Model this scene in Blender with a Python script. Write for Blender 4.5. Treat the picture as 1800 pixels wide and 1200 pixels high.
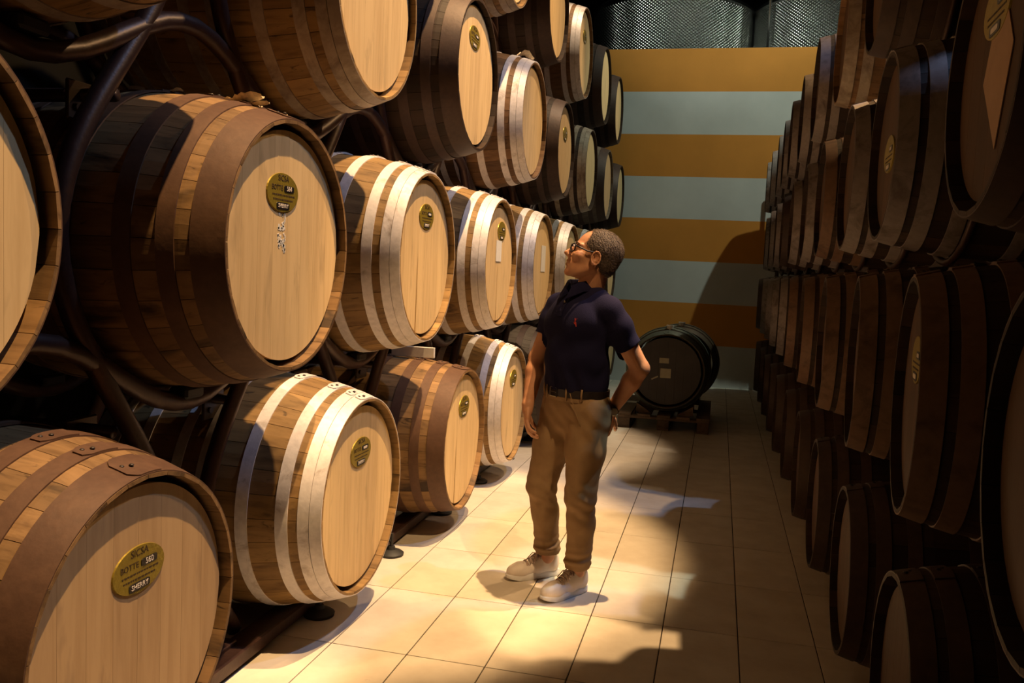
import bpy, math, random
import numpy as np
from mathutils import Vector, Matrix
PI = math.pi
random.seed(7)
S = bpy.context.scene
C = S.collection
for o in list(bpy.data.objects): bpy.data.objects.remove(o)

# ------------------------------------------------------------------ camera, light, exposure
yaw, pitch, roll, CH = .2333, -.0825, .0473, 1.45
cy, sy, cp, sp, cr, sr = math.cos(yaw), math.sin(yaw), math.cos(pitch), math.sin(pitch), math.cos(roll), math.sin(roll)
fw = Vector((-sy*cp, cy*cp, sp)); rt = Vector((cy, sy, 0)); up = rt.cross(fw)
rr = rt*cr+up*sr; uu = -rt*sr+up*cr
cam_d = bpy.data.cameras.new('camera'); cam = bpy.data.objects.new('camera', cam_d); C.objects.link(cam)
cam_d.sensor_width = 36; cam_d.lens = 1511.6/1800*36; cam_d.clip_start = .05; cam_d.clip_end = 60
cam.matrix_world = Matrix(((rr.x, uu.x, -fw.x, 0), (rr.y, uu.y, -fw.y, 0), (rr.z, uu.z, -fw.z, CH), (0, 0, 0, 1)))
S.camera = cam
S.view_settings.view_transform = 'Standard'; S.view_settings.look = 'None'
S.view_settings.gamma = 1; S.view_settings.use_curve_mapping = False
S.view_settings.exposure = 0.0
w = bpy.data.worlds.new('dim_world'); S.world = w; w.use_nodes = True
w.node_tree.nodes['Background'].inputs[0].default_value = (.35, .2, .12, 1)
w.node_tree.nodes['Background'].inputs[1].default_value = .004

def spot(name, loc, tgt, col, power, ang, blend, rad=.05):
    d = bpy.data.lights.new(name, 'SPOT'); d.energy = power; d.color = col
    d.spot_size = math.radians(ang); d.spot_blend = blend; d.shadow_soft_size = rad
    o = bpy.data.objects.new(name, d); C.objects.link(o); o.location = loc
    o.rotation_euler = (Vector(tgt)-Vector(loc)).to_track_quat('-Z', 'Y').to_euler()
    return o
WARM = (1, .62, .28); COOL = (.42, .60, 1.0); GREEN = (.86, 1.0, .80)
LAMPS = [
 ('warm_spotlight', (.62, 1.9, 9.2), (-2.05, 1.75, 1.0), WARM, 5200, 20, .35),
 ('warm_spotlight', (.66, 4.1, 9.2), (-1.75, 4.25, .8), WARM, 6200, 24, .35),
 ('warm_spotlight', (.66, 6.6, 9.2), (-1.8, 7.0, .8), (1, .70, .42), 2600, 22, .4),
 ('warm_spotlight', (2.2, 7.0, 7.1), (-1.3, 3.2, 1.2), WARM, 850, 62, .35),
 ('warm_spotlight', (2.2, 11.2, 7.0), (-1.3, 8.6, 1.5), (1, .74, .5), 350, 50, .5),
 ('warm_spotlight', (1.9, .7, 7.6), (-.75, 3.85, 1.1), WARM, 1500, 13, .4),  # extra narrow spot added to brighten the man
 ('warm_spotlight', (2.05, 4.86, 8.4), (-.35, 3.6, 0), WARM, 3600, 8, .2),  # added spot, aimed through a rack gap to streak the aisle floor
 ('green_white_spotlight', (2.05, 3.75, 8.4), (-.35, 4.1, 0), GREEN, 1200, 8, .2),  # added greenish spot for a second floor streak through the same gap
 ('cool_spotlight', (2.2, 4.2, 7.3), (-1.6, 3.6, .9), COOL, 560, 50, .5),
 ('green_white_spotlight', (2.2, 9.0, 6.8), (-.4, 11.0, 3.0), GREEN, 470, 84, .5),
 ('added_tank_spot', (-1.2, 2.5, 9.3), (-.3, 13.0, 5.3), (.9, 1.0, .88), 900, 22, .6),  # added lamp, placed so the tanks and upper wall catch highlights
]
for a in LAMPS: spot(*a)

# ------------------------------------------------------------------ helpers
def link(o, parent=None):
    C.objects.link(o)
    if parent: o.parent = parent
    return o
def tag(o, label=None, cat=None, group=None, kind=None):
    if label: o['label'] = label
    if cat: o['category'] = cat
    if group: o['group'] = group
    if kind: o['kind'] = kind
    return o
def empty(name, loc, label, cat, group=None, rz=0):
    o = bpy.data.objects.new(name, None); o.empty_display_size = .1
    o.location = loc; o.rotation_euler = (0, 0, rz); link(o)
    return tag(o, label, cat, group)
class MB:
    def __init__(s): s.v = []; s.f = []; s.m = []; s.mi = 0
    def add(s, vs, fs):
        n = len(s.v); s.v += [tuple(x) for x in vs]
        for f in fs: s.f.append(tuple(i+n for i in f)); s.m.append(s.mi)
        return s
    def box(s, c, d, rz=0, R=None):
        hx, hy, hz = d[0]/2, d[1]/2, d[2]/2
        M = R or Matrix.Rotation(rz, 3, 'Z')
        vs = [M @ Vector((x*hx, y*hy, z*hz))+Vector(c) for x in (-1, 1) for y in (-1, 1) for z in (-1, 1)]
        return s.add(vs, [(0, 1, 3, 2), (4, 6, 7, 5), (0, 4, 5, 1), (2, 3, 7, 6), (0, 2, 6, 4), (1, 5, 7, 3)])
    def bbox(s, c, d, b=.004, R=None):   # chamfered box
        hx, hy, hz = d[0]/2, d[1]/2, d[2]/2; vs = []
        M = R or Matrix.Identity(3)
        for x in (-1, 1):
            for y in (-1, 1):
                for z in (-1, 1):
                    for k in range(3):
                        q = [x*(hx-b), y*(hy-b), z*(hz-b)]; q[k] = (x*hx, y*hy, z*hz)[k]
                        vs.append(M @ Vector(q)+Vector(c))
        I = lambda x, y, z, k: ((x > 0)*4+(y > 0)*2+(z > 0))*3+k
        fs = []
        for sg in (-1, 1):
            fs.append([I(sg, a, b_, 0) for a, b_ in ((-1, -1), (1, -1), (1, 1), (-1, 1))][::sg])
            fs.append([I(a, sg, b_, 1) for a, b_ in ((-1, -1), (-1, 1), (1, 1), (1, -1))][::sg])
            fs.append([I(a, b_, sg, 2) for a, b_ in ((-1, -1), (1, -1), (1, 1), (-1, 1))][::sg])
        for a in (-1, 1):
            for b_ in (-1, 1):
                fs.append((I(a, b_, -1, 0), I(a, b_, 1, 0), I(a, b_, 1, 1), I(a, b_, -1, 1)))
                fs.append((I(a, -1, b_, 0), I(a, 1, b_, 0), I(a, 1, b_, 2), I(a, -1, b_, 2)))
                fs.append((I(-1, a, b_, 1), I(1, a, b_, 1), I(1, a, b_, 2), I(-1, a, b_, 2)))
        for a in (-1, 1):
            for b_ in (-1, 1):
                for c_ in (-1, 1): fs.append((I(a, b_, c_, 0), I(a, b_, c_, 1), I(a, b_, c_, 2)))
        return s.add(vs, fs)
    def tube(s, pts, r, n=8, closed=False, cap=True):
        pts = [Vector(p) for p in pts]; N = len(pts)
        rs = r if isinstance(r, (list, tuple)) else [r]*N
        T = []
        for i in range(N):
            a = pts[(i-1) % N if closed else max(i-1, 0)]; b = pts[(i+1) % N if closed else min(i+1, N-1)]
            T.append((b-a).normalized())
        u = T[0].orthogonal().normalized(); vs = []
        for i in range(N):
            u = (u-T[i]*u.dot(T[i])).normalized(); v = T[i].cross(u)
            for k in range(n):
                a = 2*PI*k/n; vs.append(pts[i]+(u*math.cos(a)+v*math.sin(a))*rs[i])
        fs = []
        for i in range(N if closed else N-1):
            j = (i+1) % N
            for k in range(n):
                l = (k+1) % n; fs.append((i*n+k, i*n+l, j*n+l, j*n+k))
        if cap and not closed: fs += [tuple(range(n))[::-1], tuple((N-1)*n+k for k in range(n))]
        return s.add(vs, fs)
    def lathe(s, prof, n=32, axis='Z', c=(0, 0, 0)):   # prof: (r, h)
        vs = []
        for r, h in prof:
            for k in range(n):
                a = 2*PI*k/n; x, y = r*math.cos(a), r*math.sin(a)
                p = {'Z': (x, y, h), 'X': (h, x, y), 'Y': (y, h, x)}[axis]
                vs.append((p[0]+c[0], p[1]+c[1], p[2]+c[2]))
        fs = []
        for i in range(len(prof)-1):
            for k in range(n):
                l = (k+1) % n; fs.append((i*n+k, i*n+l, (i+1)*n+l, (i+1)*n+k))
        if prof[0][0] > 0: fs.append(tuple(range(n))[::-1])
        if prof[-1][0] > 0: fs.append(tuple((len(prof)-1)*n+k for k in range(n)))
        return s.add(vs, fs)
    def mesh(s, name, mats, smooth=False, fix=True):
        me = bpy.data.meshes.new(name); me.from_pydata(s.v, [], s.f)
        for m in (mats if isinstance(mats, (list, tuple)) else [mats]): me.materials.append(m)
        if any(s.m): me.polygons.foreach_set('material_index', s.m)
        if fix:
            import bmesh
            b = bmesh.new(); b.from_mesh(me); bmesh.ops.recalc_face_normals(b, faces=b.faces); b.to_mesh(me); b.free()
        if smooth:
            me.polygons.foreach_set('use_smooth', [True]*len(me.polygons))
            if smooth == 'auto': me.set_sharp_from_angle(angle=math.radians(35))
        me.update(); return me
    def build(s, name, mats, parent=None, smooth=False, loc=None, rot=None):
        o = bpy.data.objects.new(name, s.mesh(name, mats, smooth))
        if loc: o.location = loc
        if rot: o.rotation_euler = rot
        return link(o, parent)
def inst(name, me, parent=None, loc=(0, 0, 0), rot=(0, 0, 0)):
    o = bpy.data.objects.new(name, me); o.location = loc; o.rotation_euler = rot
    return link(o, parent)

# ------------------------------------------------------------------ materials
class NT:
    def __init__(s, name, rough=.6, metal=0., spec=.5):
        s.m = bpy.data.materials.new(name); s.m.use_nodes = True; s.t = s.m.node_tree
        s.b = s.t.nodes['Principled BSDF']; s.b.inputs['Roughness'].default_value = rough
        s.b.inputs['Metallic'].default_value = metal; s.b.inputs['Specular IOR Level'].default_value = spec
    def n(s, t, **k):
        x = s.t.nodes.new(t)
        for a, v in k.items(): setattr(x, a, v)
        return x
    def l(s, a, b): s.t.links.new(a, b)
    def coord(s, scale=(1, 1, 1), rnd=False, out='Object'):
        tc = s.n('ShaderNodeTexCoord'); mp = s.n('ShaderNodeMapping'); mp.inputs['Scale'].default_value = scale
        s.l(tc.outputs[out], mp.inputs[0])
        if rnd:
            oi = s.n('ShaderNodeObjectInfo'); mu = s.n('ShaderNodeMath', operation='MULTIPLY'); mu.inputs[1].default_value = 37.
            s.l(oi.outputs['Random'], mu.inputs[0]); s.l(mu.outputs[0], mp.inputs['Location'])
        return mp.outputs[0]
    def noise(s, vec, scale=1., detail=4., rough=.55, dist=0.):
        x = s.n('ShaderNodeTexNoise'); x.inputs['Scale'].default_value = scale; x.inputs['Detail'].default_value = detail
        x.inputs['Roughness'].default_value = rough; x.inputs['Distortion'].default_value = dist
        s.l(vec, x.inputs['Vector']); return x.outputs[0]
    def ramp(s, fac, stops, interp='LINEAR'):
        x = s.n('ShaderNodeValToRGB'); x.color_ramp.interpolation = interp; e = x.color_ramp.elements
        while len(e) < len(stops): e.new(.5)
        for i, (p, c) in enumerate(stops): e[i].position = p; e[i].color = (*c, 1) if len(c) == 3 else c
        s.l(fac, x.inputs[0]); return x.outputs[0]
    def mix(s, fac, a, b, mode='MIX'):
        x = s.n('ShaderNodeMix', data_type='RGBA', blend_type=mode)
        for i, v in ((0, fac), (6, a), (7, b)):
            if hasattr(v, 'is_linked') or hasattr(v, 'links'): s.l(v, x.inputs[i])
            else: x.inputs[i].default_value = v if i == 0 else (*v, 1)
        return x.outputs[2]
    def bump(s, h, dist=.002, strength=1.):
        x = s.n('ShaderNodeBump'); x.inputs['Distance'].default_value = dist; x.inputs['Strength'].default_value = strength
        s.l(h, x.inputs['Height']); s.l(x.outputs[0], s.b.inputs['Normal'])
    def col(s, c):
        if hasattr(c, 'links'): s.l(c, s.b.inputs['Base Color'])
        else: s.b.inputs['Base Color'].default_value = (*c, 1)
        return s
def G(v): return (v, v, v)
def plain(name, c, rough=.6, metal=0., spec=.5, var=.15, sc=30., bump=0.):
    t = NT(name, rough, metal, spec); v = t.coord((sc,)*3)
    n = t.noise(v, 1., 3.)
    t.col(t.mix(1., t.ramp(n, [(.3, G(1-var)), (.7, G(1.))]), c, 'MULTIPLY'))
    if bump: t.bump(n, bump)
    return t.m
def wood(name, a, b, dark=(.02, .012, .008), axis=0, rough=.62, stain=.62, spec=.3, vlo=.55):
    t = NT(name, rough, 0, spec)
    sc = [28., 28., 28.]; sc[axis] = 2.2; v = t.coord(sc, True)
    g = t.noise(v, 1., 5., .6, .4)
    sc2 = [7., 7., 7.]; sc2[axis] = 2.5; v2 = t.coord(sc2, True); st = t.noise(v2, 1., 4., .6, .5)
    oi = t.n('ShaderNodeObjectInfo')
    base = t.mix(oi.outputs['Random'], a, b)
    vv = t.ramp(oi.outputs['Random'], [(0, G(1.)), (.35, G(.72)), (.6, G(.95)), (.8, G(vlo)), (1, G(.9))])
    base = t.mix(1., base, vv, 'MULTIPLY')
    base = t.mix(1., base, t.ramp(g, [(.3, (.55, .52, .5)), (.5, G(.9)), (.75, G(1.1))]), 'MULTIPLY')
    base = t.mix(t.ramp(st, [(stain, G(0)), (stain+.12, G(.85))]), base, dark)
    sc3 = [34., 34., 34.]; sc3[axis] = 9.; st2 = t.noise(t.coord(sc3, True), 1., 3., .6, .8)
    base = t.mix(t.ramp(st2, [(.64, G(0)), (.73, G(.7))]), base, dark)
    t.col(base); t.bump(g, .0015, .6); return t.m
def headwood(name, a, b, dirt=(.18, .12, .07)):
    t = NT(name, .6, 0, .25)
    v = t.coord((20, 30, 2.2), True); g = t.noise(v, 1., 5., .6, .5)
    v2 = t.coord((4, 9, 2.5), True); s2 = t.noise(v2, 1., 4., .65, .3)
    oi = t.n('ShaderNodeObjectInfo')
    base = t.mix(t.ramp(oi.outputs['Random'], [(0, G(0)), (1, G(1))]), a, b)
    base = t.mix(1., base, t.ramp(g, [(.3, (.86, .83, .79)), (.55, G(1.)), (.8, G(1.05))]), 'MULTIPLY')
    base = t.mix(t.ramp(s2, [(.58, G(0)), (.78, G(.5))]), base, dirt)
    t.col(base); t.bump(g, .001, .5); return t.m
def hoopmat(name, c, spotc, rough=.5, metal=.2, lo=.5, hi=.68, sc=9.):
    t = NT(name, rough, metal, .4); v = t.coord((sc,)*3, True)
    n = t.noise(v, 1., 6., .65, .6); n2 = t.noise(v, 5., 3.)
    base = t.mix(t.ramp(n, [(lo, G(0)), (hi, G(1))]), c, spotc)
    base = t.mix(1., base, t.ramp(n2, [(.3, G(.82)), (.7, G(1.))]), 'MULTIPLY')
    t.col(base); t.bump(n2, .0006); return t.m
M = {}
M['oak_gold'] = wood('golden_oak', (.43, .265, .10), (.32, .19, .075), stain=.62, vlo=.66)
M['oak_tan'] = wood('tan_oak', (.34, .20, .085), (.25, .145, .062), stain=.57, vlo=.7)
M['oak_brown'] = wood('brown_oak', (.34, .19, .085), (.22, .12, .055), stain=.62)
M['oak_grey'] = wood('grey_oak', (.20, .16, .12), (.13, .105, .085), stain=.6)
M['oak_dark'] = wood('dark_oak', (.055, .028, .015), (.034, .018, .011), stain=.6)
M['head_pale'] = headwood('pale_head_oak', (.74, .54, .28), (.64, .46, .24))
M['head_tan'] = headwood('tan_head_oak', (.56, .38, .20), (.48, .32, .17), (.13, .08, .06))
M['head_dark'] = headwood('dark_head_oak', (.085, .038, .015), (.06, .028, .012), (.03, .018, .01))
M['pale_steel'] = hoopmat('pale_galvanised_steel', (.80, .76, .76), (.42, .36, .33), .5, .15, .56, .72)
M['worn_steel'] = hoopmat('worn_grey_steel', (.44, .36, .28), (.2, .14, .1), .5, .2, .45, .7)
M['rust_steel'] = hoopmat('rust_brown_steel', (.105, .052, .03), (.15, .08, .045), .6, .1, .4, .8)
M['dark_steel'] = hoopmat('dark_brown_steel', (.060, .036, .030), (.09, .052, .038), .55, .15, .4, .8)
M['tan_steel'] = hoopmat('tan_dusty_steel', (.19, .11, .07), (.07, .04, .026), .55, .15, .5, .75)
M['dull_steel'] = hoopmat('dull_whitish_steel', (.28, .24, .23), (.10, .07, .055), .55, .15, .5, .72)
M['rack'] = hoopmat('rack_painted_tube', (.05, .024, .019), (.09, .04, .022), .42, .3, .55, .8, 14)
M['rubber'] = plain('black_rubber', (.012, .012, .013), .6)
M['brass'] = hoopmat('brass_plate', (.36, .27, .035), (.24, .17, .03), .42, .45, .5, .8, 30)
M['ink'] = plain('dark_ink', (.05, .025, .012), .6)
M['tagblack'] = plain('black_tag', (.012, .01, .012), .35)
M['tagwhite'] = plain('white_tag_letters', (.8, .72, .65), .5)
M['paper'] = plain('paper', (.78, .76, .72), .7, var=.08)
M['paper_tan'] = plain('tan_paper', (.42, .27, .17), .7, var=.1)
M['void'] = plain('painted_interior_shade', (.004, .003, .003), .9)  # black that stands for shade inside the barrels
M['leaf'] = plain('dry_husk', (.86, .70, .46), .7, var=.4, sc=60)
M['rivet'] = plain('dark_rivet', (.05, .04, .035), .5, .4)

# ------------------------------------------------------------------ the setting
# back wall: painted stripes
t = NT('striped_wall_paint', .75, 0, .2)
tc = t.n('ShaderNodeTexCoord'); sx = t.n('ShaderNodeSeparateXYZ'); t.l(tc.outputs['Object'], sx.inputs[0])
dv = t.n('ShaderNodeMath', operation='DIVIDE'); dv.inputs[1].default_value = .5616; t.l(sx.outputs[2], dv.inputs[0])
md = t.n('ShaderNodeMath', operation='MODULO'); md.inputs[1].default_value = 2; t.l(dv.outputs[0], md.inputs[0])
gt = t.n('ShaderNodeMath', operation='GREATER_THAN'); gt.inputs[1].default_value = 1; t.l(md.outputs[0], gt.inputs[0])
nz = t.noise(t.coord((2, 2, 2)), 1., 4.); nz2 = t.noise(t.coord((120,)*3), 1., 2.)
bc = t.mix(gt.outputs[0], (.56, .56, .55), (.62, .25, .045))
t.col(t.mix(1., bc, t.ramp(nz, [(.3, G(.88)), (.7, G(1.))]), 'MULTIPLY')); t.bump(nz2, .0008)
WALLM = t.m
DW = plain('dark_wall_plaster', (.010, .008, .007), .85, var=.3, sc=3)
o = MB().box((-.6, 12.0, 2.2465), (7.0, .2, 4.493)).build('wall_back', WALLM); o['kind'] = 'structure'
o.data.transform(Matrix.Identity(4))
for nm, c, d in (('wall_left', (-4.15, 7, 5.2), (.1, 20.4, 10.4)), ('wall_right', (2.95, 7, 5.2), (.1, 20.4, 10.4)),
                 ('wall_far', (-.6, 17.15, 5.2), (7.2, .1, 10.4)), ('wall_front', (-.6, -3.15, 5.2), (7.2, .1, 10.4))):
    o = MB().box(c, d).build(nm, DW); o['kind'] = 'structure'
o = MB().box((-.6, 7, 10.45), (7.2, 20.4, .1)).build('ceiling', plain('dark_ceiling', (.03, .022, .018), .9)); o['kind'] = 'structure'
# floor slab and tiles
GROUT = plain('dark_grout', (.045, .03, .02), .9)
floor = MB().box((-.6, 7, -.057), (7.2, 20.4, .1)).build('floor', GROUT); floor['kind'] = 'structure'
t = NT('cream_floor_tile', .38, 0, .45)
v = t.coord((6, 6, 6), True); n1 = t.noise(v, 1., 5., .6); n2 = t.noise(t.coord((38,)*3, True), 1., 4., .7, .6); oi = t.n('ShaderNodeObjectInfo')
bc = t.mix(1., (.66, .60, .52), t.ramp(oi.outputs['Random'], [(0, G(.93)), (1, G(1.))]), 'MULTIPLY')
bc = t.mix(1., bc, t.ramp(n1, [(.3, (.84, .82, .8)), (.65, G(1.))]), 'MULTIPLY')
bc = t.mix(t.ramp(n2, [(.70, G(0)), (.78, G(.6))]), bc, (.12, .08, .05)); t.col(bc)
t.l(t.ramp(n1, [(.3, G(.5)), (.7, G(.33))]), t.b.inputs['Roughness'])
TILE = t.m
SX, SY, X0, Y0 = .3036, .6073, -1.353, 2.947
TX, TY = SX-.0045, SY-.0045
tm = MB().bbox((0, 0, -.0035), (TX, TY, .007), .0012).mesh('tile', TILE)
for i in range(-3, 8):
    for j in range(-2, 15):
        tl = inst('tile', tm, floor, (X0+(i+.5)*SX, Y0+(j+.5)*SY, 0))
m = MB()
for i in list(range(-8, -3))+list(range(8, 14)):
    for j in range(-8, 15): m.box((X0+(i+.5)*SX, Y0+(j+.5)*SY, -.0035), (TX, TY, .007))
for i in range(-3, 8):
    for j in range(-8, -2): m.box((X0+(i+.5)*SX, Y0+(j+.5)*SY, -.0035), (TX, TY, .007))
o = m.build('outer_tiles', TILE, floor); o['kind'] = 'stuff'

# ------------------------------------------------------------------ barrels
class Spec: pass
def rad(x, re, rb, L):       # x from front (0) to back (L)
    u = 2*x/L-1; return rb-(rb-re)*abs(u)**2.2
CACHE = {}
def stave_mesh(sp, n, mat, merged=False):
    key = ('stave', sp, n, mat, merged)
    if key in CACHE: return CACHE[key]
    re, rb, L = sp; th = .028; K = 9
    def one(m, a0, gap):
        da = PI/n-gap; vs = []
        for k in range(K):
            x = (0, .055, .12, .26, .5, .74, .88, 1-.055/L, 1)[k]*(1 if k not in (1,) else 1/L)*L; r = rad(x, re, rb, L)
            th = .009+.021*min(1, min(x, L-x)/.055)
            for aa, q in ((-da, r-th), (-da, r), (0, r), (da, r), (da, r-th)):
                a = a0+aa
                qq = q*(1 if aa == 0 or q < r-.01 else 1.0)
                vs.append((-x, qq*math.sin(a), qq*math.cos(a)))
        fs = []
        for k in range(K-1):
            for c_ in range(5):
                d_ = (c_+1) % 5; fs.append((k*5+c_, k*5+d_, (k+1)*5+d_, (k+1)*5+c_))
        fs += [(0, 1, 2, 3, 4)[::-1], tuple((K-1)*5+q for q in range(5))]
        m.add(vs, fs)
    m = MB()
    if merged:
        for i in range(n): one(m, 2*PI*(i+.5)/n, .0022)
    else: one(m, 0, .0022/ (1))
    CACHE[key] = m.mesh('stave', M[mat], False); return CACHE[key]
def hoop_mesh(sp, x0, x1, mat, seg=64, lap=True):
    key = ('hoop', sp, x0, x1, mat, seg, lap)
    if key in CACHE: return CACHE[key]
    re, rb, L = sp; m = MB(); xs = [x0+.0005, (x0+x1)/2, x1-.0005]; prof = []
    for x in xs: prof.append((rad(x, re, rb, L)+.0035, -x))
    for x in xs[::-1]: prof.append((rad(x, re, rb, L)-.001, -x))
    prof.append(prof[0])
    m.lathe([(r, h) for r, h in prof], seg, 'X')
    m.f = m.f[:-2] if len(m.f) % seg == 2 else m.f; m.m = m.m[:len(m.f)]
    if lap:   # overlapped end plate with a rounded tongue and rivets
        vs = []; a0, a1 = -.13, .13; N = 12
        for k in range(N+1):
            a = a0+(a1-a0)*k/N
            e = min(k, 3)/3; ww = (x1-x0)/2*(.55+.45*math.sin(e*PI/2)); xc = (x0+x1)/2
            for x in (xc-ww*.97, xc+ww*.97):
                r = rad(x, re, rb, L)+.0072; vs.append((-x, r*math.sin(a), r*math.cos(a)))
        n0 = len(vs)
        for (x, y, z) in list(vs):
            q = math.hypot(y, z); vs.append((x, y*(q-.004)/q, z*(q-.004)/q))
        fs = [(2*k, 2*k+1, 2*k+3, 2*k+2) for k in range(N)]
        fs += [(2*k, 2*k+2, n0+2*k+2, n0+2*k) for k in range(N)]+[(2*k+1, 2*k+3, n0+2*k+3, n0+2*k+1) for k in range(N)]
        fs += [(0, 1, n0+1, n0), (2*N, 2*N+1, n0+2*N+1, n0+2*N)]
        m.add(vs, fs)
    me = m.mesh('hoop', M[mat], 'auto'); CACHE[key] = me; return me
def rivet_mesh():
    if 'rivet' not in CACHE: CACHE['rivet'] = MB().lathe([(.0065, 0), (.006, .002), (.003, .004), (0, .0045)], 10, 'Z').mesh('rivet', M['rivet'], True)
    return CACHE['rivet']
def head_boards(sp, mat, n, crack=None):
    key = ('head', sp, mat, n, crack)
    if key in CACHE: return CACHE[key]
    re, rb, L = sp; R = re-.0305; out = []; W = 2*R/n
    for i in range(n):
        y0, y1 = -R+i*W+.0003, -R+(i+1)*W-.0003; vs = []
        ang = []
        K = 8
        def zc(y): return math.sqrt(max(R*R-y*y, 0))
        ys = [y0+(y1-y0)*k/K for k in range(K+1)]
        top = [(y, zc(y)) for y in ys]; bot = [(y, -zc(y)) for y in ys[::-1]]
        if crack is not None and i == crack:       # right edge opened by a tapering split
            top = [(y, z) for y, z in top]; bot = [(y-(.013 if k == 0 else 0), z) for k, (y, z) in enumerate(bot)]
            top += [(y1, .03), (y1-.010, -.06)]
        P = top+bot; n_ = len(P)
        vs = [(-.026, y, z) for y, z in P]+[(-.046, y, z) for y, z in P]
        fs = [tuple(range(n_)), tuple(range(n_, 2*n_))[::-1]]+[(k, n_+k, n_+(k+1) % n_, (k+1) % n_) for k in range(n_)]
        me = MB().add(vs, fs).mesh('head_board', M[mat]); out.append(me)
    CACHE[key] = out; return out
def disc_mesh(sp, x, mat, name):
    key = ('disc', sp, x, mat)
    if key not in CACHE:
        re, rb, L = sp; R = re-.0305
        CACHE[key] = MB().lathe([(R, x), (R, x-.02)], 40, 'X').mesh(name, M[mat])
    return CACHE[key]
TXT = {}
def text_mesh(s, size, mat):
    key = (s, size, mat)
    if key in TXT: return TXT[key]
    cu = bpy.data.curves.new('lettering', 'FONT'); cu.body = s; cu.size = size; cu.extrude = .0006
    cu.align_x = 'CENTER'; cu.align_y = 'CENTER'; cu.resolution_u = 3
    ob = bpy.data.objects.new('lettering', cu); C.objects.link(ob)
    dg = bpy.context.evaluated_depsgraph_get(); me = bpy.data.meshes.new_from_object(ob.evaluated_get(dg))
    bpy.data.objects.remove(ob); me.materials.clear(); me.materials.append(M[mat])
    me.transform(Matrix(((0, 0, 1, 0), (1, 0, 0, 0), (0, 1, 0, 0), (0, 0, 0, 1))))
    TXT[key] = me; return me
def plate_mesh(a, b, mat, th=.004, n=36, sup=1.):
    key = ('plate', a, b, mat, sup)
    if key not in CACHE:
        P = []
        for k in range(n):
            q = 2*PI*k/n; c_, s_ = math.cos(q), math.sin(q)
            P.append((a*math.copysign(abs(c_)**sup, c_), b*math.copysign(abs(s_)**sup, s_)))
        vs = [(0, y, z) for y, z in P]+[(th, y*.985, z*.985) for y, z in P]
        fs = [tuple(range(n))[::-1], tuple(range(n, 2*n))]+[(k, (k+1) % n, n+(k+1) % n, n+k) for k in range(n)]
        CACHE[key] = MB().add(vs, fs).mesh('plate', M[mat])
    return CACHE[key]
def add_plate(root, zc, dy, dz, num=None, words=True, xface=-.026, tilt=0.):
    p = inst('brass_plate', plate_mesh(.098, .060, 'brass'), root, (xface, dy, zc+dz), (tilt, 0, 0))
    p['label'] = 'oval brass plate'
    x = .0042
    if words:
        inst('plate_lettering', text_mesh('SICSA', .026, 'ink'), p, (x, 0, .043))
        inst('plate_lettering', text_mesh('BOTTE', .022, 'ink'), p, (x, -.037, .013))
    for k, (yy, ww) in enumerate(((0, .13), (0, .12))):
        m = MB(); random.seed(k+3); y = -ww/2
        while y < ww/2:
            l_ = random.uniform(.004, .012); m.box((x, y+l_/2, -.008-.014*k), (.0008, l_, .0045)); y += l_+.003
        if ('lines', k) not in CACHE: CACHE[('lines', k)] = m.mesh('fine_print', M['ink'])
        inst('fine_print', CACHE[('lines', k)], p)
    inst('number_tag', plate_mesh(.031, .010, 'tagblack', .0012, 24, .35), p, (x, .036, .013))
    inst('word_tag', plate_mesh(.040, .011, 'tagblack', .0012, 24, .35), p, (x, 0, -.041))
    if num: inst('tag_lettering', text_mesh(num, .021, 'tagwhite'), p, (x+.0016, .036, .013))
    else: inst('tag_insert', plate_mesh(.018, .005, 'tagwhite', .0006, 16, .4), p, (x+.0014, .036, .013))
    if words: inst('tag_lettering', text_mesh('SHERRY', .018, 'tagwhite'), p, (x+.0016, 0, -.041))
    else: inst('tag_insert', plate_mesh(.026, .006, 'tagwhite', .0006, 16, .4), p, (x+.0014, 0, -.041))
    return p
BIG = (.388, .472, 1.0); SML = (.295, .357, .95)
SLIM = (.385, .436, 1.0)
HOOPS = {'galv': [(0, .041), (.042, .081), (.114, .158), (.256, .302), (.425, .468)], 'rust': [(0, .09), (.13, .18), (.247, .30), (.425, .468)],
         'small': [(0, .055), (.078, .125), (.172, .215), (.35, .39)]}
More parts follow.
